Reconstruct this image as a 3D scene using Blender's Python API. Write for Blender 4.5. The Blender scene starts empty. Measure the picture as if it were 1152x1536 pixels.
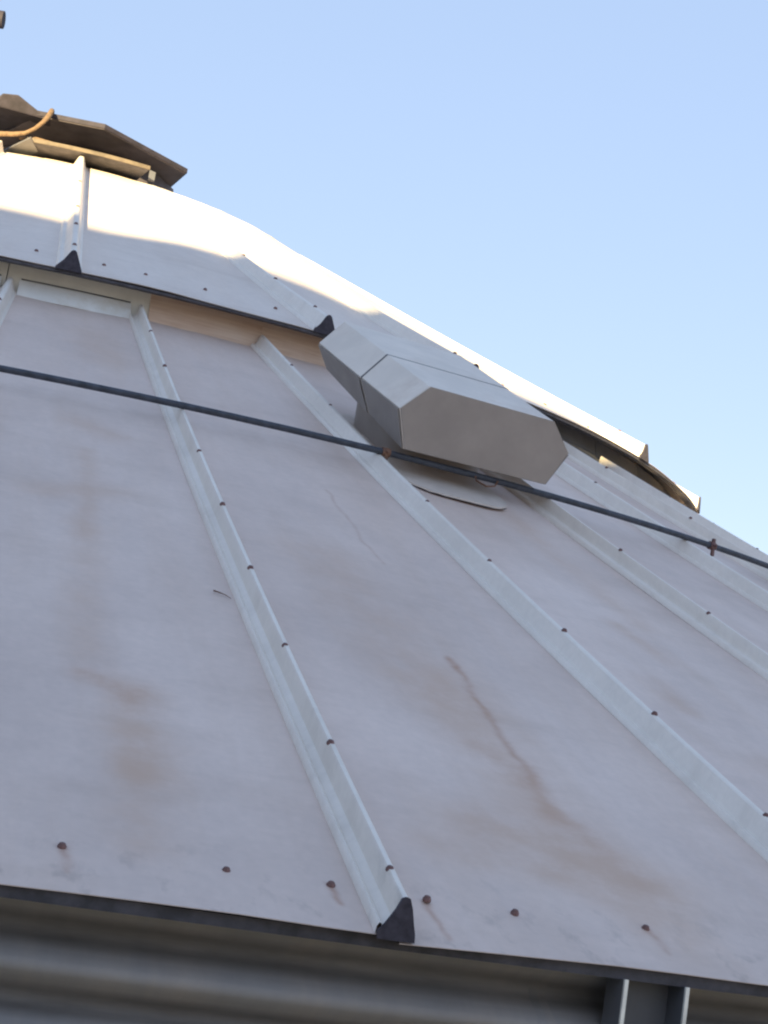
import bpy, bmesh, math, random
from mathutils import Vector, Matrix, noise
random.seed(7)
SC = bpy.context.scene
COL = SC.collection
S = 6.4          # eave radius of the bin roof, metres
EZ = 7.0         # eave height above the ground

# ------------------------------------------------------------------ camera
yaw, pitch, roll = 0.2929961, 0.1706728, 0.1511578
cd = bpy.data.cameras.new('camera'); cam = bpy.data.objects.new('camera', cd); COL.objects.link(cam)
fw = Vector((math.sin(yaw)*math.cos(pitch), math.cos(yaw)*math.cos(pitch), math.sin(pitch)))
rt0 = Vector((math.cos(yaw), -math.sin(yaw), 0)); up0 = rt0.cross(fw)
rt = rt0*math.cos(roll) + up0*math.sin(roll); up = -rt0*math.sin(roll) + up0*math.cos(roll)
CAM = Vector((-0.11754476*S, -1.33587493*S, 0.0208112*S + EZ))
m3 = Matrix((rt, up, -fw)).transposed()
cam.matrix_world = Matrix.Translation(CAM) @ m3.to_4x4()
cd.sensor_fit = 'AUTO'; cd.sensor_width = 36.0; cd.lens = 2685.3/1536*36.0
cd.clip_start = 0.05; cd.clip_end = 5000
SC.camera = cam
SC.cycles.filter_width = 2.2      # soft phone lens

# ------------------------------------------------------------------ light
SUN_AZ = -0.515                 # from -y towards +x
SUN_EL = math.radians(10.0)
SH = Vector((math.sin(SUN_AZ), -math.cos(SUN_AZ), 0))     # horizontal direction towards the sun
SL = Vector((math.cos(SUN_AZ), math.sin(SUN_AZ), 0))      # lateral, to the right
world = bpy.data.worlds.new('World'); SC.world = world; world.use_nodes = True
wn = world.node_tree.nodes; wl = world.node_tree.links
bg = wn['Background']
sky = wn.new('ShaderNodeTexSky'); sky.sky_type = 'NISHITA'; sky.sun_disc = False
sky.sun_elevation = SUN_EL
sky.sun_rotation = math.atan2(SH.x, SH.y)
sky.air_density = 1.0; sky.dust_density = 0.15; sky.ozone_density = 1.5
wb = wn.new('ShaderNodeMix'); wb.data_type = 'RGBA'; wb.blend_type = 'MULTIPLY'; wb.inputs[0].default_value = 1.0
wb.inputs[7].default_value = (1.26, 1.0, .93, 1)      # camera white balance, the same all over the sky
hz = wn.new('ShaderNodeMix'); hz.data_type = 'RGBA'; hz.inputs[0].default_value = .72
hz.inputs[7].default_value = (1.48, 2.0, 2.95, 1)      # thin even high haze, the same in every direction
wl.new(sky.outputs[0], wb.inputs[6]); wl.new(wb.outputs[2], hz.inputs[6]); wl.new(hz.outputs[2], bg.inputs['Color']); bg.inputs['Strength'].default_value = 0.065
sd = bpy.data.lights.new('sun', 'SUN'); sd.energy = 3.9; sd.angle = math.radians(0.4); sd.color = (1.0, 0.80, 0.43)
sun = bpy.data.objects.new('sun', sd); COL.objects.link(sun)
sun.location = (0, 0, 40)
sdir = SH*math.cos(SUN_EL) + Vector((0, 0, math.sin(SUN_EL)))
sun.rotation_mode = 'QUATERNION'; sun.rotation_quaternion = sdir.to_track_quat('Z', 'Y')
vs = SC.view_settings
vs.view_transform = 'Standard'; vs.look = 'None'; vs.gamma = 1.0; vs.use_curve_mapping = False
vs.exposure = 2.30

# ------------------------------------------------------------------ helpers
def link(o, parent=None, label=None, cat=None, group=None, kind=None):
    COL.objects.link(o)
    if parent is not None: o.parent = parent
    for k, v in (('label', label), ('category', cat), ('group', group), ('kind', kind)):
        if v: o[k] = v
    return o
def thing(name, label, cat, loc=(0, 0, 0), group=None):
    o = bpy.data.objects.new(name, None); o.location = loc; o.empty_display_size = .2
    return link(o, None, label, cat, group)
class MB:
    def __init__(s): s.v = []; s.f = []; s.uv = []
    def vert(s, p, uv=(0, 0)): s.v.append(tuple(p)); s.uv.append(uv); return len(s.v)-1
    def face(s, *i): s.f.append(tuple(i))
    def strip_grid(s, rows, uvs=None, closed=False):
        base = len(s.v); n = len(rows[0])
        for a, row in enumerate(rows):
            for b, p in enumerate(row): s.vert(p, uvs[a][b] if uvs else (0, 0))
        for a in range(len(rows)-1):
            for b in range(n if closed else n-1):
                c = (b+1) % n
                s.face(base+a*n+b, base+a*n+c, base+(a+1)*n+c, base+(a+1)*n+b)
        return base
    def prism(s, loop0, loop1):
        n = len(loop0); b = len(s.v)
        for p in loop0: s.vert(p)
        for p in loop1: s.vert(p)
        for i in range(n):
            j = (i+1) % n; s.face(b+i, b+j, b+n+j, b+n+i)
        s.face(*[b+i for i in reversed(range(n))]); s.face(*[b+n+i for i in range(n)])
    def box(s, c, sx, sy, sz, ax=Vector((1, 0, 0)), ay=Vector((0, 1, 0)), az=Vector((0, 0, 1))):
        c = Vector(c)
        l = [c+ax*x*sx/2+ay*y*sy/2-az*sz/2 for x, y in ((-1, -1), (1, -1), (1, 1), (-1, 1))]
        s.prism(l, [p+az*sz for p in l])
    def tube(s, pts, rad, n=8, closed=False):
        pts = [Vector(p) for p in pts]; rows = []; m = len(pts)
        for i, p in enumerate(pts):
            if closed: d = pts[(i+1) % m]-pts[i-1]
            else: d = pts[min(i+1, m-1)]-pts[max(i-1, 0)]
            d.normalize(); a = d.cross(Vector((0, 0, 1)))
            if a.length < 1e-3: a = Vector((1, 0, 0))
            a.normalize(); b = a.cross(d)
            r = rad[i] if isinstance(rad, (list, tuple)) else rad
            rows.append([p+(a*math.cos(2*math.pi*k/n)+b*math.sin(2*math.pi*k/n))*r for k in range(n)])
        if closed: rows.append(rows[0])
        base = s.strip_grid(rows, closed=True)
        if not closed:
            s.face(*[base+k for k in range(n)]); e = base+(m-1)*n
            s.face(*[e+k for k in reversed(range(n))])
    def mesh(s, name, mat, smooth=None, bevel=None):
        me = bpy.data.meshes.new(name); me.from_pydata(s.v, [], s.f); me.update()
        uvl = me.uv_layers.new(name='metres')
        for l in me.loops: uvl.data[l.index].uv = s.uv[l.vertex_index][:2]
        if s.uv and any(len(q) > 2 for q in s.uv):
            u2 = me.uv_layers.new(name='across')
            for l in me.loops:
                q = s.uv[l.vertex_index]; u2.data[l.index].uv = (q[2] if len(q) > 2 else .5, q[1])
        bm = bmesh.new(); bm.from_mesh(me); bmesh.ops.recalc_face_normals(bm, faces=bm.faces)
        if bevel: bmesh.ops.bevel(bm, geom=list(bm.edges), offset=bevel, segments=2, affect='EDGES', profile=.6)
        bm.to_mesh(me); bm.free()
        me.materials.append(mat)
        if smooth is not None:
            me.shade_smooth()
            me.set_sharp_from_angle(angle=math.radians(smooth))
        return me
    def obj(s, name, mat, parent=None, smooth=None, bevel=None, **k):
        return link(bpy.data.objects.new(name, s.mesh(name, mat, smooth, bevel)), parent, **k)
def cyl(r, az, z=0.0): return Vector((r*math.sin(az), -r*math.cos(az), z))   # metres

# surfaces of the two roof tiers (radius in units of S -> metres above ground)
def zl(r): return EZ + S*(0.48632332*(1-r) - 4*0.0076497*(1-r)*(r-.3)/.49)
R2, Z2, H2, S2 = 0.50035194, 0.25580, 0.5200, 0.006
def zu(r): return EZ + S*(H2+(Z2-H2)*r/R2 - 4*S2*(1-r/R2)*r/R2)

# ------------------------------------------------------------------ materials
def newmat(name):
    m = bpy.data.materials.new(name); m.use_nodes = True
    return m, m.node_tree.nodes, m.node_tree.links, m.node_tree.nodes['Principled BSDF']
def nnode(n, t, **k):
    x = n.new(t)
    for a, b in k.items(): setattr(x, a, b)
    return x
def math_(n, l, op, a, b=None, c=None, clamp=False):
    x = n.new('ShaderNodeMath'); x.operation = op; x.use_clamp = clamp
    for i, v in enumerate((a, b, c)):
        if v is None: continue
        if isinstance(v, (int, float)): x.inputs[i].default_value = v
        else: l.new(v, x.inputs[i])
    return x.outputs[0]
def mix_(n, l, f, a, b):
    x = n.new('ShaderNodeMix'); x.data_type = 'RGBA'
    for i, v in ((0, f), (6, a), (7, b)):
        if isinstance(v, (int, float)): x.inputs[i].default_value = v
        elif isinstance(v, tuple): x.inputs[i].default_value = (*v, 1) if len(v) == 3 else v
        else: l.new(v, x.inputs[i])
    return x.outputs[2]
def noise_(n, l, vec, scale, detail=3, rough=.55, lo=.35, hi=.65):
    t = n.new('ShaderNodeTexNoise'); t.inputs['Scale'].default_value = scale
    t.inputs['Detail'].default_value = detail; t.inputs['Roughness'].default_value = rough
    l.new(vec, t.inputs['Vector'])
    r = n.new('ShaderNodeMapRange'); r.inputs[1].default_value = lo; r.inputs[2].default_value = hi
    l.new(t.outputs[0], r.inputs[0]); return r.outputs[0]
def mapping_(n, l, vec, scale, loc=(0, 0, 0)):
    m = n.new('ShaderNodeMapping'); m.inputs['Scale'].default_value = scale; m.inputs['Location'].default_value = loc
    l.new(vec, m.inputs[0]); return m.outputs[0]

def sheet_metal(name, base, dark, warm, stains=(), rough=.5, metal=.0, warm_amt=.4, seed=0., valley=0, edge=False):
    """weathered galvanised sheet; UV is in metres (across, down the slope)"""
    m, n, l, p = newmat(name)
    uv = n.new('ShaderNodeUVMap'); uv.uv_map = 'metres'
    oi = n.new('ShaderNodeObjectInfo')
    off = n.new('ShaderNodeVectorMath'); off.operation = 'MULTIPLY_ADD'
    l.new(oi.outputs['Random'], off.inputs[0]); off.inputs[1].default_value = (31, 17, 9); l.new(uv.outputs[0], off.inputs[2])
    v = off.outputs[0]
    blotch = noise_(n, l, mapping_(n, l, v, (1.0, .55, 1), (seed, 0, 0)), 2.2, 5, .6)
    streak = noise_(n, l, mapping_(n, l, v, (6.0, .5, 1), (0, seed, 0)), 2.0, 4, .6, .45, .75)
    fine = noise_(n, l, v, 60, 3, .6)
    spang = noise_(n, l, v, 14, 4, .65, .3, .7)
    c = mix_(n, l, blotch, base, dark)
    w = math_(n, l, 'MULTIPLY', streak, warm_amt)
    c = mix_(n, l, w, c, warm)
    c = mix_(n, l, math_(n, l, 'MULTIPLY', spang, .22), c, tuple(x*1.18 for x in base))
    c = mix_(n, l, math_(n, l, 'MULTIPLY', fine, .10), c, tuple(x*.6 for x in dark))
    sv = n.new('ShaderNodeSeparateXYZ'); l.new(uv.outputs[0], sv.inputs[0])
    if valley:      # shade bands painted into the valleys of the corrugation
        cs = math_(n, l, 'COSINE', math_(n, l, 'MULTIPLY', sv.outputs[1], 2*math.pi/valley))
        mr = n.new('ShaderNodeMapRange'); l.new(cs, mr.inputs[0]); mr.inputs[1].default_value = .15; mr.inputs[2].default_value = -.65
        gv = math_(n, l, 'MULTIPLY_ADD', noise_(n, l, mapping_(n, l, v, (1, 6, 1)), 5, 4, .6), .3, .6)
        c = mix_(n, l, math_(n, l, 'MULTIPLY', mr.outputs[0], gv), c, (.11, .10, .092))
    low = n.new('ShaderNodeMapRange'); l.new(sv.outputs[1], low.inputs[0]); low.inputs[1].default_value = 3.72; low.inputs[2].default_value = 3.97
    spots = noise_(n, l, mapping_(n, l, v, (1, .6, 1)), 26, 3, .6, .56, .70)
    c = mix_(n, l, math_(n, l, 'MULTIPLY', math_(n, l, 'MULTIPLY', spots, low.outputs[0]), .38), c, tuple(x*.5 for x in dark))
    if edge:
        uv2 = n.new('ShaderNodeUVMap'); uv2.uv_map = 'across'
        s2 = n.new('ShaderNodeSeparateXYZ'); l.new(uv2.outputs[0], s2.inputs[0])
        ed = math_(n, l, 'POWER', math_(n, l, 'MULTIPLY', math_(n, l, 'ABSOLUTE', math_(n, l, 'SUBTRACT', s2.outputs[0], .5)), 2.0), 14)
        en = noise_(n, l, mapping_(n, l, v, (3, 1.2, 1), (9, 3, 0)), 3.5, 5, .65, .35, .7)
        c = mix_(n, l, math_(n, l, 'MULTIPLY', math_(n, l, 'MULTIPLY', ed, en), .55), c, tuple(x*.6 for x in warm))
    smear = noise_(n, l, mapping_(n, l, v, (1.1, 3.2, 1), (5, 2, 0)), 2.4, 5, .65, .52, .78)
    c = mix_(n, l, math_(n, l, 'MULTIPLY', smear, .30), c, tuple(x*.72 for x in warm))
    if stains:
        sep = n.new('ShaderNodeSeparateXYZ')
        wob = nnode(n, 'ShaderNodeTexNoise'); wob.inputs['Scale'].default_value = 7; wob.inputs['Detail'].default_value = 4
        l.new(uv.outputs[0], wob.inputs['Vector'])
        wv = n.new('ShaderNodeVectorMath'); wv.operation = 'MULTIPLY_ADD'
        sub = n.new('ShaderNodeVectorMath'); sub.operation = 'SUBTRACT'; l.new(wob.outputs['Color'], sub.inputs[0]); sub.inputs[1].default_value = (.5, .5, .5)
        l.new(sub.outputs[0], wv.inputs[0]); wv.inputs[1].default_value = (.07, .07, 0); l.new(uv.outputs[0], wv.inputs[2])
        brk = noise_(n, l, uv.outputs[0], 9, 4, .7, .36, .6)
        for (u0, v0, u1, v1, wd, amt, colr) in stains:
            pa = n.new('ShaderNodeVectorMath'); pa.operation = 'SUBTRACT'; l.new(wv.outputs[0], pa.inputs[0]); pa.inputs[1].default_value = (u0, v0, 0)
            ba = (u1-u0, v1-v0, 0); L2 = ba[0]**2+ba[1]**2
            dt = n.new('ShaderNodeVectorMath'); dt.operation = 'DOT_PRODUCT'; l.new(pa.outputs[0], dt.inputs[0]); dt.inputs[1].default_value = ba
            t = math_(n, l, 'DIVIDE', dt.outputs['Value'], L2, clamp=True)
            sc = n.new('ShaderNodeVectorMath'); sc.operation = 'SCALE'; sc.inputs[0].default_value = ba; l.new(t, sc.inputs['Scale'])
            df = n.new('ShaderNodeVectorMath'); df.operation = 'DISTANCE'; l.new(pa.outputs[0], df.inputs[0]); l.new(sc.outputs[0], df.inputs[1])
            q = math_(n, l, 'DIVIDE', df.outputs['Value'], wd)
            g = math_(n, l, 'POWER', 2.718, math_(n, l, 'MULTIPLY', math_(n, l, 'MULTIPLY', q, q), -1.0))
            g = math_(n, l, 'MULTIPLY', math_(n, l, 'MULTIPLY', g, amt), math_(n, l, 'MULTIPLY_ADD', brk, .6, .4))
            c = mix_(n, l, g, c, colr)
    l.new(c, p.inputs['Base Color'])
    p.inputs['Metallic'].default_value = metal
    rr = n.new('ShaderNodeMapRange'); l.new(blotch, rr.inputs[0]); rr.inputs[3].default_value = rough-.08; rr.inputs[4].default_value = rough+.1
    l.new(rr.outputs[0], p.inputs['Roughness'])
    bp = n.new('ShaderNodeBump'); bp.inputs['Strength'].default_value = .12; bp.inputs['Distance'].default_value = .004
    l.new(spang, bp.inputs['Height']); l.new(bp.outputs[0], p.inputs['Normal'])
    return m
def plain(name, col, rough=.6, metal=0., var=.25, scale=12, bump=.15, warm=None):
    m, n, l, p = newmat(name)
    tc = n.new('ShaderNodeTexCoord')
    a = noise_(n, l, tc.outputs['Object'], scale, 5, .6)
    c = mix_(n, l, a, tuple(x*(1-var) for x in col), tuple(min(1, x*(1+var)) for x in col))
    if warm:
        b = noise_(n, l, tc.outputs['Object'], scale*.6, 5, .7, .5, .7); c = mix_(n, l, b, c, warm)
    l.new(c, p.inputs['Base Color']); p.inputs['Roughness'].default_value = rough; p.inputs['Metallic'].default_value = metal
    bp = n.new('ShaderNodeBump'); bp.inputs['Strength'].default_value = bump; bp.inputs['Distance'].default_value = .003
    l.new(a, bp.inputs['Height']); l.new(bp.outputs[0], p.inputs['Normal'])
    return m

BASE, DARK, WARM = (.735, .59, .515), (.61, .495, .44), (.61, .455, .36)
RUST = (.40, .20, .12)
def bs(): return [(u, 3.885, u+.004, 3.96+.02*math.sin(u*50), .0055, .55, RUST) for u in (-.341, -.213, -.008, .2015, .340)]
M_panel = sheet_metal('weathered_galvanised_sheet', BASE, DARK, WARM, bs(), edge=True)
BR = (.48, .27, .165); TN = (.56, .375, .265)
M_stain_streak = sheet_metal('galvanised_sheet_with_rust_streak', BASE, DARK, WARM,
    [(.052, 1.86, .050, 2.36, .006, .32, RUST), (.036, 2.90, .0, 3.42, .010, .85, RUST), (.0, 3.36, .0, 3.56, .022, .75, BR), (.0, 3.54, .05, 3.74, .03, .6, BR),
     (-.05, 3.30, -.01, 3.42, .028, .5, BR), (-.03, 3.05, -.02, 3.72, .085, .6, TN), (-.17, 3.62, .08, 3.74, .075, .65, TN), (-.27, 3.70, -.1, 3.76, .05, .5, TN), (.0, 3.74, .03, 3.90, .07, .55, TN), (-.1, 2.4, -.06, 3.1, .11, .35, TN)]+bs()[::2], edge=True)
M_stain_blotch = sheet_metal('galvanised_sheet_with_faint_brown_runs', BASE, DARK, WARM,
    [(.04, 1.95, .03, 2.6, .028, .42, TN), (.03, 2.5, .03, 3.2, .04, .32, TN), (.10, 3.32, .11, 3.62, .05, .7, TN), (.03, 3.28, .09, 3.34, .03, .5, BR), (-.06, 2.32, .11, 2.22, .05, .4, TN), (.02, 1.70, .10, 1.78, .045, .4, TN), (.06, .75, .09, 1.0, .09, .4, TN), (.1, 3.6, .09, 3.85, .05, .4, TN)]+bs()[::2], edge=True)
M_stain_right = sheet_metal('galvanised_sheet_with_tan_patch', BASE, DARK, WARM,
    [(-.02, 2.45, -.01, 2.62, .035, .6, TN), (-.15, 2.8, -.14, 2.92, .035, .5, TN), (.1, 1.6, .08, 2.4, .05, .4, TN), (-.1, 3.2, -.12, 3.9, .08, .4, TN)]+bs()[::2], edge=True)
M_cap = sheet_metal('weathered_cap_sheet', (.78, .675, .595), (.69, .595, .53), (.66, .53, .44), metal=.0, warm_amt=.3)
M_rib = sheet_metal('galvanised_rib', (.86, .785, .705), (.77, .705, .635), (.68, .58, .48), rough=.42, metal=.05, warm_amt=.25)
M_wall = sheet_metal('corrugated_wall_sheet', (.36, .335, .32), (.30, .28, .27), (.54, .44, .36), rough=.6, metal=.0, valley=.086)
M_vent = plain('painted_vent_sheet', (.76, .68, .60), .55, .0, .07, 6, warm=(.66, .56, .48))
M_ventend = plain('vent_end_plate', (.38, .325, .29), .6, .1, .08, 7)
M_bolt = plain('rusty_bolt', (.19, .105, .095), .7, .2, .4, 90)
M_boot = plain('dark_foam_closure', (.055, .047, .06), .9, 0, .3, 60)
M_seal_shadow = plain('black_seal_shadow', (.075, .07, .08), .8, 0, .3, 30)  # near-black; also paints the shadow lines under both roof edges
M_white = plain('white_closure_strip', (.86, .84, .79), .55, 0, .05, 9, warm=(.74, .67, .56))
M_cream = plain('cream_closure_strip', (.82, .77, .66), .6, 0, .08, 9)
def wood_strip():
    m, n, l, p = newmat('tan_closure_strip')
    uv = n.new('ShaderNodeUVMap'); uv.uv_map = 'metres'
    a = noise_(n, l, mapping_(n, l, uv.outputs[0], (3, 60, 1)), 1.5, 5, .65)
    c = mix_(n, l, a, (.60, .39, .265), (.76, .56, .41))
    b = noise_(n, l, uv.outputs[0], 6, 4, .6); c = mix_(n, l, math_(n, l, 'MULTIPLY', b, .4), c, (.78, .63, .50))
    l.new(c, p.inputs['Base Color']); p.inputs['Roughness'].default_value = .7
    return m
M_tan = wood_strip()
M_cable = plain('black_cable_sheath', (.05, .058, .08), .55, 0, .3, 40)
M_rusty = plain('rusted_steel', (.20, .11, .075), .8, .2, .4, 40)
M_lid = plain('dark_lid_paint', (.105, .088, .095), .7, 0, .3, 8, warm=(.14, .108, .10))
M_rim = plain('brown_rusted_rim', (.115, .088, .062), .75, 0, .3, 14, warm=(.16, .125, .085))
M_galv = plain('dull_galvanised_plate', (.40, .40, .41), .5, .2, .12, 8)
M_rope = plain('weathered_rope', (.15, .095, .055), .9, 0, .3, 60)
M_shade_skirt = plain('grey_shade_skirt', (.29, .265, .25), .6, .1, .1, 9)
M_flange = plain('pale_flashing', (.64, .55, .48), .6, 0, .1, 9, warm=(.5, .4, .33))
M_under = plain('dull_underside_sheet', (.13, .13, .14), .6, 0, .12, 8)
M_edge = plain('black_lid_edge', (.030, .025, .036), .8, 0, .35, 20)
M_bare = plain('bright_steel_edge', (.88, .85, .78), .5, .2, .15, 20)

# ------------------------------------------------------------------ ground
def ground():
    m, n, l, p = newmat('dry_yard_ground')
    tc = n.new('ShaderNodeTexCoord')
    a = noise_(n, l, tc.outputs['Object'], .08, 6, .6); b = noise_(n, l, tc.outputs['Object'], 1.6, 6, .65)
    c = mix_(n, l, a, (.24, .21, .165), (.15, .145, .09)); c = mix_(n, l, math_(n, l, 'MULTIPLY', b, .5), c, (.28, .25, .2))
    l.new(c, p.inputs['Base Color']); p.inputs['Roughness'].default_value = .95
    mb = MB(); N = 40; D = 2500
    rows = [[((2*i/N-1)**3*D, (2*j/N-1)**3*D, 0) for i in range(N+1)] for j in range(N+1)]
    mb.strip_grid(rows); mb.obj('ground', m, kind='structure')
ground()

# ------------------------------------------------------------------ the grain bin
bin_ = thing('grain_bin', 'large weathered galvanised grain bin with a two-tier ribbed conical roof', 'grain bin')
DA = 0.12908421
VIEW = list(range(-3, 12))                         # ribs the camera may see
ang = [k*DA for k in VIEW]
rest = 48-len(VIEW)
gap = (2*math.pi-(ang[-1]-ang[0]))/(rest+1)
ang += [ang[len(VIEW)-1]+gap*(i+1) for i in range(rest)]
RTOP = 0.486

def panel_mesh(name, a0, a1, r0, r1, zf, nr, ns, mat, seed, drop=.0, dent=.003, arc=False):
    mb = MB(); rows = []; uvs = []
    for i in range(nr+1):
        r = r0+(r1-r0)*i/nr; row = []; ur = []
        p0 = cyl(r*S, a0, zf(r)); p1 = cyl(r*S, a1, zf(r)); w = (p1-p0).length
        for j in range(ns+1):
            s = j/ns; p = p0.lerp(p1, s)
            if arc: p = cyl(r*S, a0+(a1-a0)*s, zf(r))
            env = math.sin(math.pi*s)**.7
            d = dent*noise.noise(Vector((s*2.1+seed*13.7, (1-r)*S*1.3, seed)))*env*2
            d += dent*.5*noise.noise(Vector((s*5+seed*3.1, (1-r)*S*4.2, seed+5)))*env
            d -= drop*math.exp(-s*4)*math.exp(-(r1-r)*S/.25)
            row.append(p+Vector((0, 0, d))); ur.append(((s-.5)*w, (1-r)*S*-1.1+4.0, s))
        rows.append(row); uvs.append(ur)
    # turned-down lip at the lower edge
    rows.append([p+Vector((0, 0, -.0012)) for p in rows[-1]]); uvs.append([(u, v+.01, q) for u, v, q in uvs[-1]])
    # hidden back sheet gives the panel its thickness
    rows.append([p+Vector((0, 0, -.0016))+cyl(-.012, (a0+a1)/2) for p in rows[-2]]); uvs.append(uvs[-1])
    mb.strip_grid(rows, uvs)
    return mb.mesh(name, mat, smooth=40)

def rib_profile(k, twin=False):
    if twin:      # lap rib: a low outer bead, a flat valley, then the bolted crest
        return [(-.033*k, -.001), (-.0315*k, .008*k), (-.0285*k, .0125*k), (-.0260*k, .0120*k), (-.0235*k, .006*k), (-.020*k, .004*k), (-.0085*k, .013*k), (-.006*k, .022*k), (-.004*k, .041*k),
                (-.002*k, .0452*k), (.004*k, .0452*k), (.0075*k, .042*k), (.013*k, .010*k), (.018*k, .004*k), (.022*k, -.001)]
    return [(-.036*k, -.001), (-.0345*k, .004*k), (-.0305*k, .0095*k), (-.026*k, .0085*k), (-.021*k, .010*k), (-.0075*k, .0425*k),
            (-.0035*k, .0452*k), (.0035*k, .0452*k), (.0075*k, .0425*k), (.018*k, .008*k), (.0225*k, .004*k), (.026*k, -.001)]
def rib_mesh(name, az, r0, r1, zf, k, mat, n=28, twin=False, taper=False):
    mb = MB(); rows = []; uvs = []
    prof = rib_profile(k, twin); et = Vector((math.cos(az), math.sin(az), 0))
    for i in range(n+1):
        r = r0+(r1-r0)*i/n; c = cyl(r*S, az, zf(r)); row = []; ur = []; acc = 0; q0 = None
        ft = .06+.94*(i/n)**.8 if taper else 1
        for t, h in prof:
            h *= ft
            if q0: acc += math.hypot(t-q0[0], h-q0[1])
            q0 = (t, h); row.append(c+et*t+Vector((0, 0, h))); ur.append((acc, (1-r)*S*-1.1+4))
        rows.append(row); uvs.append(ur)
    mb.strip_grid(rows, uvs); return mb.mesh(name, mat, smooth=28)
def boot_mesh(name, az, r, zf, k, mat):
    """dark closure that plugs the open lower end of a rib"""
    et = Vector((math.cos(az), math.sin(az), 0)); er = cyl(1, az)
    pr = [(-.030*k, -.007), (-.031*k, .003), (-.022*k, .013*k), (-.010*k, .032*k), (-.004*k, .0455*k), (.001*k, .0475*k), (.0055*k, .046*k), (.010*k, .034*k),
          (.0145*k, .014*k), (.0175*k, .003), (.018*k, -.007)]
    l0 = [cyl(r*S-.001, az, zf(r))+et*t+Vector((0, 0, h)) for t, h in pr]
    if k > 1: pr = [(-.036*k, -.005), (-.035*k, .003), (-.020*k, .020*k), (-.006*k, .045*k), (-.002*k, .0478*k), (.003*k, .0478*k), (.007*k, .044*k), (.018*k, .018*k), (.0245*k, .003), (.026*k, -.005)]
    l0 = [cyl(r*S-.001, az, zf(r))+et*t+Vector((0, 0, h)) for t, h in pr]
    l1 = [cyl(r*S, az, zf(r))+er*.006+et*t*1.03+Vector((0, 0, h)) for t, h in pr]
    mb = MB(); mb.prism(l0, l1); return mb.mesh(name, mat, smooth=35)
def bolt_mesh():
    mb = MB()
    c = [(math.cos(2*math.pi*i/10), math.sin(2*math.pi*i/10)) for i in range(10)]
    rows = [[(x*q, y*q, z) for x, y in c] for q, z in ((.0066, -.003), (.0066, .0008), (.0056, .0018), (.0052, .0022), (.0048, .0040), (.0032, .0050))]
    b = mb.strip_grid(rows, closed=True); mb.face(*[b+50+i for i in range(10)])
    return mb.mesh('bolt', M_bolt, smooth=50)
BOLT = bolt_mesh()
def add_bolt(p, nrm, parent, sc=1.0):
    sc *= random.uniform(.84, .95)
    o = bpy.data.objects.new('bolt', BOLT)
    o.location = p; o.rotation_mode = 'QUATERNION'; o.rotation_quaternion = Vector(nrm).to_track_quat('Z', 'Y')
    o.scale = (sc,)*3
    return link(o, parent)
def surf_normal(az, zf, r):
    g = (zf(r-.01)-zf(r+.01))/(.02*S); n = cyl(1, az)*g+Vector((0, 0, 1)); n.normalize(); return n

far_bolts = MB()
EAVE_OFF = [.0105, .0308, .0632, .0965, .1185]
far_rib_data = {}
for i, az in enumerate(ang):
    seen = i < len(VIEW)-1; k = VIEW[i] if i < len(VIEW) else None
    a1 = ang[(i+1) % 48] + (2*math.pi if i == 47 else 0)
    # panel between this rib and the next
    lab = None; mat = M_panel
    if k == 0: mat = M_stain_streak; lab = 'roof panel with a long thin rust streak running down to a brown stain'
    if k in (1, 4): mat = M_stain_right
    if k in (-2, 3): mat = M_stain_blotch
    if k == -1: mat = M_stain_blotch; lab = 'roof panel with faint brown runs left of the first full rib'
    pm = panel_mesh('roof_panel', az, a1, RTOP, 1.0, zl, 30 if seen else 12, 8 if seen else 3, mat, i*1.37, drop=.008)
    pan = link(bpy.data.objects.new('roof_panel', pm), bin_, label=lab)
    rb = link(bpy.data.objects.new('roof_rib', rib_mesh('roof_rib', az, RTOP+.003, .9995, zl, 1.0, M_rib, 28 if seen else 8, i % 2 == 1)), bin_)
    bo = link(bpy.data.objects.new('rib_boot', boot_mesh('rib_boot', az, .9995, zl, 1.0, M_boot)), rb)
    for q in range(9):
        r = 1-.0117962-.0564645*q
        p = cyl(r*S, az, zl(r)+.0445)
        jit = random.uniform(-.004, .004)
        if i < len(VIEW): add_bolt(p+cyl(jit, az), surf_normal(az, zl, r), rb)
        else:
            c = [cyl(.006, 2*math.pi*t/5)+p for t in range(5)]; far_bolts.prism(c, [x+Vector((0, 0, .006)) for x in c])
    for o in EAVE_OFF:
        r = .9846+random.uniform(-.0008, .0008); a = az+o*(a1-az)/DA
        # panel is flat between its ribs: chord height
        f = (a-az)/(a1-az); p = cyl(r*S, az).lerp(cyl(r*S, a1), f); p.z = zl(r)+.001
        if seen: add_bolt(p, surf_normal((az+a1)/2, zl, r), pan)
        else:
            c = [cyl(.006, 2*math.pi*t/5)+p for t in range(5)]; far_bolts.prism(c, [x+Vector((0, 0, .006)) for x in c])
far_bolts.obj('bolts', M_bolt, bin_, kind='stuff')

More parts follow.
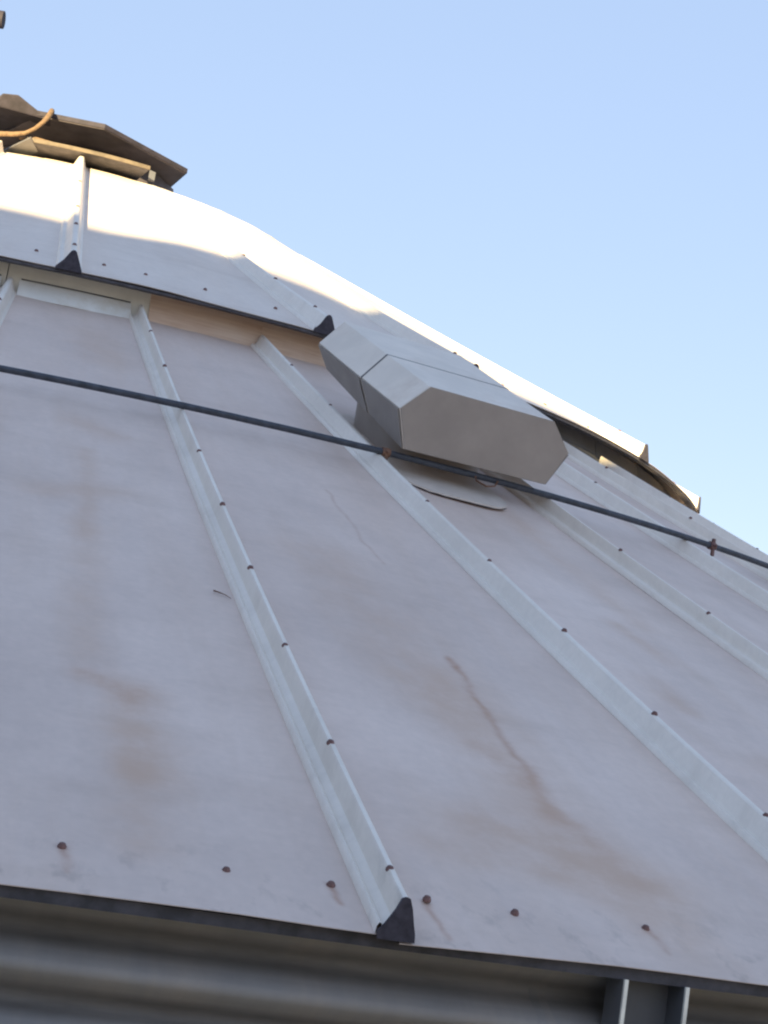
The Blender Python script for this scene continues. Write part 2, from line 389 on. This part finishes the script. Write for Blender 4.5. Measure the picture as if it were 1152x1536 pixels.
# closure strips between the lower rib tops and the upper tier
def strip(name, a0, a1, r, z0, z1, mat, thick=.006, lean=0.):
    mb = MB(); n = 4; loops = []; uvs = []
    for j in range(n+1):
        a = a0+(a1-a0)*j/n
        c = cyl(r*S, a); ci = cyl(r*S-thick, a)
        cb = cyl(r*S+lean, a); 
        loops.append([cb+Vector((0, 0, z0)), c+Vector((0, 0, z1)), ci+Vector((0, 0, z1)), cyl(r*S-thick+lean, a)+Vector((0, 0, z0))])
        d = (a-a0)*r*S; uvs.append([(d, 0), (d, z1-z0), (d, z1-z0+.01), (d, .01)])
    b = mb.strip_grid(loops, uvs, closed=True)
    mb.face(b, b+1, b+2, b+3); e = b+n*4; mb.face(e+3, e+2, e+1, e)
    return mb.obj(name, mat, bin_, smooth=30)
zs = zl(.4885)
for i, az in enumerate(ang):
    k = VIEW[i] if i < len(VIEW) else None
    a1 = ang[(i+1) % 48] + (2*math.pi if i == 47 else 0)
    if k in (0, 1):
        strip('closure_strip', az+(.0095 if k == 0 else .0005), a1+.0005, .4850, zs-.014, zs+.095, M_tan, .006, .026).__setitem__('label', 'tan weathered closure strip under the upper roof edge')
    else:
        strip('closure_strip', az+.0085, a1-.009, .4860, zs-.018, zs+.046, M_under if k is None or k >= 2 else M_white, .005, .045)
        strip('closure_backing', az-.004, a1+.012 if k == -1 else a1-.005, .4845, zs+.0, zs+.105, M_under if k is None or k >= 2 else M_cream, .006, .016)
# seam line between the white closure and its backing stays open: a dark seal sits in it
for k in (-2, -1):
    strip('seam_seal', k*DA+.010, (k+1)*DA-.010, .4864, zs+.0470, zs+.0500, M_seal_shadow, .004)

# ---- upper tier
TA = -.0745; DU = 2*math.pi/24
RIN = .196
for k in range(24):
    shift = {2: -.075, 4: .022}
    az = TA+k*DU+shift.get(k, 0); a1 = TA+(k+1)*DU+shift.get(k+1, 0); seen = k in (23, 22, 0, 1, 2, 3, 4, 5)
    mb = panel_mesh('cap_panel', az, a1, RIN, R2, zu, 24 if seen else 8, 8 if seen else 4, M_cap, k*2.11+40, dent=.003, arc=True)
    pan = link(bpy.data.objects.new('cap_panel', mb), bin_)
    rb = link(bpy.data.objects.new('cap_rib', rib_mesh('cap_rib', az, RIN+(.008 if k in (0, 1, 23) else .03), R2-.0003, zu, 1.28, M_rib, 24 if seen else 8, False, k not in (0, 23))), bin_)
    link(bpy.data.objects.new('rib_boot', boot_mesh('rib_boot', az, R2, zu, 1.28, M_boot)), rb)
    # black strip painting the shadow line under the lower edge of the sheet
    ms = MB(); rows = []
    for j in range(9):
        a = az+(a1-az)*j/8; p0 = cyl(R2*S-.004, a, zu(R2)-.004)
        rows.append([p0, p0+Vector((0, 0, -.008)), p0+cyl(-.03, a)+Vector((0, 0, -.005)), p0+cyl(-.03, a)])
    ms.strip_grid(rows, closed=True); ms.obj('edge_shadow_strip', M_seal_shadow, pan)
    if seen:
        for r in ((.482, .4245, .373, .2935) if k in (0, 23) else (.482, .4245, .373) if k == 1 else (.482,)):
            add_bolt(cyl(r*S, az, zu(r)+.0575*(1 if k in (0, 23) else .06+.94*((r-RIN-.03)/(R2-RIN-.03))**.8)), surf_normal(az, zu, r), rb, 1.25)
        for f in (.13, .30, .55, .86):
            p = cyl(.4722*S, az+(a1-az)*f); p.z = zu(.4722)+.001
            add_bolt(p, surf_normal(az+DU/2, zu, .47), pan, 1.2)

# ---- wall of corrugated sheets
PITCH = .086; RW = .9885*S
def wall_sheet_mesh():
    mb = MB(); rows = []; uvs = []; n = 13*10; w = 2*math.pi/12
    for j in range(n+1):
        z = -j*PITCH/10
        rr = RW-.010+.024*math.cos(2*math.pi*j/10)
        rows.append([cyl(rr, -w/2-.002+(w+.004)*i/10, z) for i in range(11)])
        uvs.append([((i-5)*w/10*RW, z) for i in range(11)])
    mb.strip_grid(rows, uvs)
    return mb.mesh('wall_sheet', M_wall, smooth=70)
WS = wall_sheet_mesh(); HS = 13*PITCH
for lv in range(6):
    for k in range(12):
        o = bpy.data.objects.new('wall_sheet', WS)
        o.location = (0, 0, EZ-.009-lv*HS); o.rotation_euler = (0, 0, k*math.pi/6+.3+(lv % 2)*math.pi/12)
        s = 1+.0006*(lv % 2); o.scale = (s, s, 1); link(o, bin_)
# dark ring painting the eave shadow between the wall top and the roof edge
mb = MB(); rows = []
for i in range(97):
    a = i*2*math.pi/96
    rows.append([cyl(.9972*S, a, EZ-.0025), cyl(.9972*S, a, EZ-.018), cyl(.992*S, a, EZ-.018), cyl(.992*S, a, EZ-.0025)])
mb.strip_grid(rows, closed=True); mb.obj('eave_shadow_ring', M_seal_shadow, bin_)
# footing
mb = MB(); rows = []
for i in range(65):
    a = i*2*math.pi/64; rows.append([cyl(S+.25, a, -.02), cyl(S+.25, a, .14), cyl(S-.4, a, .14), cyl(S-.4, a, -.02)])
mb.strip_grid(rows, closed=True); mb.obj('footing', plain('concrete', (.32, .31, .29), .9, 0, .15, 3), bin_, smooth=30)

# stiffener post on the wall, two lips standing out
az = .0578; er = cyl(1, az); et = Vector((math.cos(az), math.sin(az), 0))
st = link(bpy.data.objects.new('wall_stiffener', None), bin_)
mb = MB(); mb.box(er*(RW+.016)+Vector((0, 0, (EZ-.03)/2+.088)), .096, .004, EZ-.18, et, er); mb.obj('web', M_under, st)
for s in (-1, 1):
    mb = MB(); mb.box(er*(RW+.039)+et*s*.046+Vector((0, 0, (EZ-.03)/2+.088)), .0035, .042, EZ-.18, et, er); mb.obj('flange', M_under, st)
    mb = MB(); mb.box(er*(RW+.062)+et*s*.046+Vector((0, 0, (EZ-.03)/2+.088)), .0055, .004, EZ-.18, et, er); mb.obj('lip', M_bare, st)

# ---- peak ring plate, inner top sheet
mb = MB(); n = 20; rows = []
a_s, a_e = -.245, .135; RP = 1.36; ZP = EZ+.4150*S
for j in range(n+1):
    a = a_s+(a_e-a_s)*j/n
    rows.append([cyl(1.05, a, ZP), cyl(RP-.003, a, ZP), cyl(RP-.003, a, ZP+.004), cyl(1.05, a, ZP+.004)])
b = mb.strip_grid(rows, closed=True); mb.face(b, b+1, b+2, b+3); e = b+n*4; mb.face(e+3, e+2, e+1, e)
ring = mb.obj('peak_ring_plate', M_seal_shadow, bin_, smooth=30)
mb = MB(); rows = []
for j in range(n+1):
    a = a_s+(a_e-a_s)*j/n
    rows.append([cyl(RP-.002, a, ZP-.002), cyl(RP+.003, a, ZP-.002), cyl(RP+.003, a, ZP+.014), cyl(RP-.002, a, ZP+.014)])
b = mb.strip_grid(rows, closed=True); mb.face(b, b+1, b+2, b+3); e = b+n*4; mb.face(e+3, e+2, e+1, e)
mb.obj('rim', M_rim, ring, smooth=30)
# flat side plate left of it, and two bent tabs left of the old closure
def tab(pts, z0, z1, name, mat):
    mb = MB(); mb.prism([Vector((x, y, z0)) for x, y in pts], [Vector((x, y, z1)) for x, y in pts]); return mb.obj(name, mat, bin_)
tab([(-.528, -.791), (-.320, -1.375), (-.271, -1.228), (-.508, -.568)], ZP-.004, ZP+.002, 'peak_side_plate', M_under)
tab([(.049, -1.306), (.161, -1.286), (.166, -1.166), (.125, -1.200)], ZP+.005, ZP+.030, 'peak_tab', M_under)
tab([(.195, -1.258), (.224, -1.244), (.221, -1.154), (.206, -1.171)], ZP-.010, ZP+.030, 'peak_tab', M_under)
# flat sheet closing the top of the cone
mb = MB(); c = [cyl(RIN*S+.01, i*2*math.pi/24+TA, zu(RIN)-.006) for i in range(24)]
mb.prism(c, [p+Vector((0, 0, .004)) for p in c]); mb.obj('top_sheet', M_galv, bin_)
mb = MB(); c = [cyl(.42, i*2*math.pi/16)+Vector((0, -.55, zu(RIN)-.004)) for i in range(16)]
mb.prism(c, [p+Vector((0, 0, .44*S+EZ-zu(RIN)+.002)) for p in c]); mb.obj('hatch_neck', M_lid, bin_, smooth=40)

# ------------------------------------------------------------------ hatch lid on the neck
ZL = EZ+.44*S
lid = thing('hatch_lid', 'dark flat hatch lid with angled corners lying over the roof peak', 'hatch lid', (0, -.75, ZL))
def lidpts(pts, z): return [Vector((x, y+.75, z-ZL)) for x, y in pts]
out = [(-.30, -1.19), (-.02, -1.235), (.395, -.95), (.36, -.62), (.10, -.3), (-.3, -.3), (-.5, -.6)]
mb = MB(); l0 = lidpts(out, ZL); mb.prism(l0, [p+Vector((0, 0, .021)) for p in l0]); pl = mb.obj('plate', M_lid, lid, bevel=.004)
mb = MB(); l0 = [Vector((p.x*1.012, (p.y+.0)*1.012, .004)) for p in l0]; rows = [l0, [p+Vector((0, 0, .020)) for p in l0], [Vector((p.x*.97, p.y*.97, .024)) for p in l0]]; mb.strip_grid(rows, closed=True); mb.obj('edge_band', M_edge, pl)
# turned-up corner plate at the left
mb = MB()
q = [Vector((-.50, -.44, .0)), Vector((-.24, -.44, -.004)), Vector((-.20, -.10, .012)), Vector((-.5, -.10, .012))]
top = [Vector((-.455, -.47, .052)), Vector((-.395, -.475, .060)), Vector((-.20, -.10, .04)), Vector((-.5, -.10, .05))]
mb.prism(q, top); mb.obj('raised_corner', M_edge, lid, bevel=.006)

# opener rod / rope in front of the lid
mb = MB(); mb.tube([(-.80, -1.10, 9.640), (-.596, -1.204, 9.666), (-.465, -1.246, 9.676), (-.387, -1.281, 9.682), (-.341, -1.306, 9.690), (-.308, -1.318, 9.714), (-.281, -1.312, 9.750), (-.262, -1.290, 9.788),
    (-.250, -1.250, 9.826), (-.246, -1.205, 9.850), (-.235, -1.10, 9.852), (-.20, -.95, 9.851)], [.011, .012, .012, .011, .010, .009, .010, .012, .013, .012, .011, .010], 8)
mb.obj('rope', M_rope, None, smooth=50, label='tan rope end pulled over the dark hatch lid edge', cat='rope')
mb = MB(); mb.tube([(-.358, -1.262, 9.680), (-.292, -1.280, 9.685), (-.224, -1.299, 9.680)], [.008, .011, .006], 8)
mb.obj('wood_stick', M_rope, None, smooth=50, label='short pale stick lying below the rope on the ring plate', cat='stick')
# thin pipe beside the peak, its open end towards the right; it comes up from the far side of the roof
pe = Vector((-.472, .071, 10.715))
sp = thing('spout_pipe', 'dark end of a thin pipe poking in at the top left corner', 'pipe', pe)
mb = MB(); mb.tube([(0, 0, 0), (-.5, .13, -.01), (-1.9, .50, -.06), (-2.1, .56, -.10), (-2.18, .58, -.25), (-2.18, .58, -2.6)], .040, 14); mb.obj('tube', M_edge, sp, smooth=40)
mb = MB(); mb.tube([(.004, -.001, 0), (-.03, .008, 0)], .044, 14); mb.obj('collar', M_edge, sp, smooth=40)

# ------------------------------------------------------------------ roof vent between two ribs
VA = .1936; er = cyl(1, VA); et = Vector((math.cos(VA), math.sin(VA), 0))
def vp(t, rad, h): return er*rad+et*t+Vector((0, 0, zl(math.hypot(rad, t)/S)+h))
vent = thing('roof_vent', 'boxy six-sided roof vent hood sitting between two ribs below the upper roof', 'roof vent', vp(0, 4.0, 0))
VO = vent.location.copy()
def V(t, rad, h): return vp(t, rad, h)-VO
HEX = [(-.222, .082), (-.268, .195), (-.2, .275), (.195, .277), (.268, .198), (.226, .088)]
def face_rad(h): return 4.215+(h-.072)*.27
def hood(r0, r1, k, mat, name):
    mb = MB(); rows = []
    nn = 3
    for j in range(nn+1):
        f = j/nn
        row = []
        for t, h in HEX:
            ra = r0(h)+(r1(h)-r0(h))*f
            if h < .1: h += .085*(4.22-ra); t *= 1+.06*(4.22-ra)
            row.append(V(t*k, ra, .17+(h-.17)*k))
        rows.append(row)
    b = mb.strip_grid(rows, closed=True); mb.face(*[b+i for i in range(6)]); e = b+nn*6; mb.face(*[e+i for i in reversed(range(6))])
    return mb.obj(name, mat, vent, bevel=.0025)
hood(lambda h: 3.985, lambda h: face_rad(h)-.003, 1.0, M_vent, 'hood')
hood(lambda h: 3.70, lambda h: 3.998, 1.012, M_vent, 'hood')
sl = []
for ra in (3.9985, 4.0025):
    sl.append([V(t*1.009*(1+(.06*(4.22-ra) if h < .1 else 0)), ra, .17+((h+(.085*(4.22-ra) if h < .1 else 0))-.17)*1.009) for t, h in HEX])
mb = MB(); mb.prism(*sl); mb.obj('seam', M_under, vent)
mb = MB()
l0 = [V(t*.99, face_rad(h)-.003, .17+(h-.17)*.99) for t, h in HEX]; l1 = [p+er*.004 for p in l0]
mb.prism(l0, l1); mb.obj('end_plate', M_ventend, vent)
for sgn in (-1, 1):  # plates darkening the undercut hood sides; their shade is put into the grey
    for ra, rb_ in ((3.705, 3.995), (4.006, 4.212)):
        q = []
        for ra_ in (ra, rb_):
            ia, ib = ((0, 1) if sgn < 0 else (5, 4))
            k_ = 1.012 if ra < 3.9 else 1.0
            (t0, h0), (t1, h1) = HEX[ia], HEX[ib]
            h0 += .085*(4.22-ra_); t0 *= 1+.06*(4.22-ra_)
            off = sgn*.002
            q.append((V(t0*k_+off, ra_, .17+(h0-.17)*k_), V(t1*k_+off, ra_+(.03 if ra_ > 4.2 else 0), .17+(h1-.17)*k_-.004)))
        mb = MB(); l = [q[0][0], q[1][0], q[1][1], q[0][1]]; mb.prism(l, [p+et*sgn*.0025 for p in l]); mb.obj('shade_skirt', M_shade_skirt, vent)
def rrect(t0, t1, r0, r1, rad, h, n=5):
    pts = []
    for cx, cy, a in ((t0+rad, r0+rad, 180), (t1-rad, r0+rad, 270), (t1-rad, r1-rad, 0), (t0+rad, r1-rad, 90)):
        for i in range(n+1):
            b = math.radians(a+90*i/n); pts.append((cx+rad*math.cos(b), cy+rad*math.sin(b)))
    return [V(t, r, h) for t, r in pts]
mb = MB(); mb.prism(rrect(-.17, .16, 3.73, 4.03, .09, -.004), rrect(-.17, .16, 3.73, 4.03, .09, .115)); mb.obj('neck', M_ventend, vent, smooth=40)
mb = MB(); mb.prism(rrect(-.215, .125, 3.68, 4.27, .10, .001), rrect(-.215, .125, 3.68, 4.27, .10, .006)); mb.obj('flange', M_flange, vent)
ro = rrect(-.218, .128, 3.677, 4.273, .103, .002, 8)
ro = [p+Vector((0, 0, .003*noise.noise(p*30))) for p in ro]
ro = [p for p in ro if (p+VO).dot(er) > 4.13 and (p+VO).dot(et) < .10]
mb = MB(); mb.tube(ro, [.0006+.002*abs(noise.noise(p*40)) for p in ro], 6); mb.obj('sealant', M_boot, vent, smooth=50)

# ------------------------------------------------------------------ cable ring lying on the ribs
cab = thing('steel_cable', 'black sheathed cable stretched across the roof ribs below the vent', 'cable', (0, 0, zl(.6545)))
mb = MB(); pts = []
for i, az in enumerate(ang):
    a1 = ang[(i+1) % 48]+(2*math.pi if i == 47 else 0)
    for j in range(4):
        pts.append(cyl(.6545*S, az+(a1-az)*j/4, .0545))
mb.tube(pts, .0088, 8, closed=True); mb.obj('sheath', M_cable, cab, smooth=60)
def clamp(az, h0, tall, mat):
    e_r = cyl(1, az); e_t = Vector((math.cos(az), math.sin(az), 0)); c = cyl(.6545*S*(1 if tall else 1), az, .0545)
    cl = link(bpy.data.objects.new('cable_clamp', None), cab); cl.location = c
    mb = MB(); mb.tube([-e_t*.011, e_t*.011], .0125, 10); mb.obj('collar', mat, cl, smooth=40)
    mb = MB(); mb.box(Vector((0, 0, -.005))+e_r*.006, .010, .008, tall, e_t, e_r); mb.obj('bracket', mat, cl, bevel=.001)
    mb = MB(); mb.tube([-e_r*.012, e_r*.02], .004, 6); mb.obj('pin', mat, cl)
clamp(DA+.0035, 0, .03, M_rusty)
clamp(.415, 0, .052, M_bolt)
clamp(-2*DA, 0, .03, M_rusty)
# rusty wire tie hanging from the cable in front of the vent
a = .205; c = cyl(.6545*S+.012, a, zl(.6545)+.0545-.012); e_t = Vector((math.cos(a), math.sin(a), 0)); e_r = cyl(1, a)
mb = MB(); mb.tube([c-e_t*.035+Vector((0, 0, .008)), c-e_t*.03-Vector((0, 0, .004)), c-Vector((0, 0, .014))+e_r*.006, c+e_t*.03-Vector((0, 0, .006)), c+e_t*.038+Vector((0, 0, .01))], .0028, 6)
mb.obj('wire_tie', M_rusty, None, smooth=60, label='thin rusty wire tie looped under the cable before the vent', cat='wire')
# twig lying on the panel
mb = MB()
def on_roof(r, a, h): return cyl(r*S, a, zl(r)+h)
mb.tube([on_roof(.8250, -.0135, .003), on_roof(.8262, -.0115, .004), on_roof(.8272, -.0097, .004), on_roof(.8289, -.0079, .003)], [.0018, .0013, .001, .0007], 6)
mb.obj('twig', M_rusty, None, smooth=60, label='tiny brown twig lying on the roof panel left of a rib', cat='twig')

# ------------------------------------------------------------------ unseen block added behind the camera, roof line shaped to shade the lower roof
shade_block = thing('shade_building', 'tall plain block with a lower wing, added unseen behind the viewer for its shade', 'building', SH*22)
S0 = 20.0
prof = [(-16, 1.99, 2.3), (1.15, 1.985, 2.08), (1.33, 2.05, 1.8), (1.5, 2.06, 1.69), (1.72, 2.015, 1.6), (2.0, 1.94, 1.5), (2.16, 1.88, 1.2), (2.5, 1.50, .8), (9.5, 1.42, .5)]
te = math.tan(SUN_EL)
def mw(lat, s, z): return SL*lat+SH*s+Vector((0, 0, z))-shade_block.location
tops = [(la, EZ+ze+.030+(S0-si)*te) for la, ze, si in prof]
M_shade_block = plain('shade_block_cladding', (.55, .53, .50), .8, 0, .15, 1.5)
mb = MB()
loop = [(-16, 0)]+tops+[(9.5, 0)]; loop = [(loop[0][0], 0)]+loop[1:]
mb.prism([mw(la, S0+.15, max(z-.12, 0)) for la, z in loop], [mw(la, S0+9, max(z-.12, 0)) for la, z in loop]); mb.obj('shade_block_wall', M_shade_block, shade_block)
mb = MB()
for i in range(len(tops)-1):
    (la, z), (lb, y) = tops[i], tops[i+1]
    mb.prism([mw(la, S0, z), mw(lb, S0, y), mw(lb, S0, y-.1), mw(la, S0, z-.1)], [mw(la, S0+9.2, z), mw(lb, S0+9.2, y), mw(lb, S0+9.2, y-.1), mw(la, S0+9.2, z-.1)])
mb.obj('shade_block_roof', M_galv, shade_block)
M_glass = plain('dark_window_glass', (.03, .035, .04), .1, 0, .1, 2, 0)
for la in (-12, -8, -4, 0, 4, 7):
    for z in (2.2, 5.4):
        mb = MB(); mb.box(mw(la, S0+.13, z), 1.1, .06, 1.2, SL, SH); w = mb.obj('shade_block_window', M_galv, shade_block)
        mb = MB(); mb.box(mw(la, S0+.09, z), .96, .04, 1.06, SL, SH); mb.obj('shade_block_pane', M_glass, w)
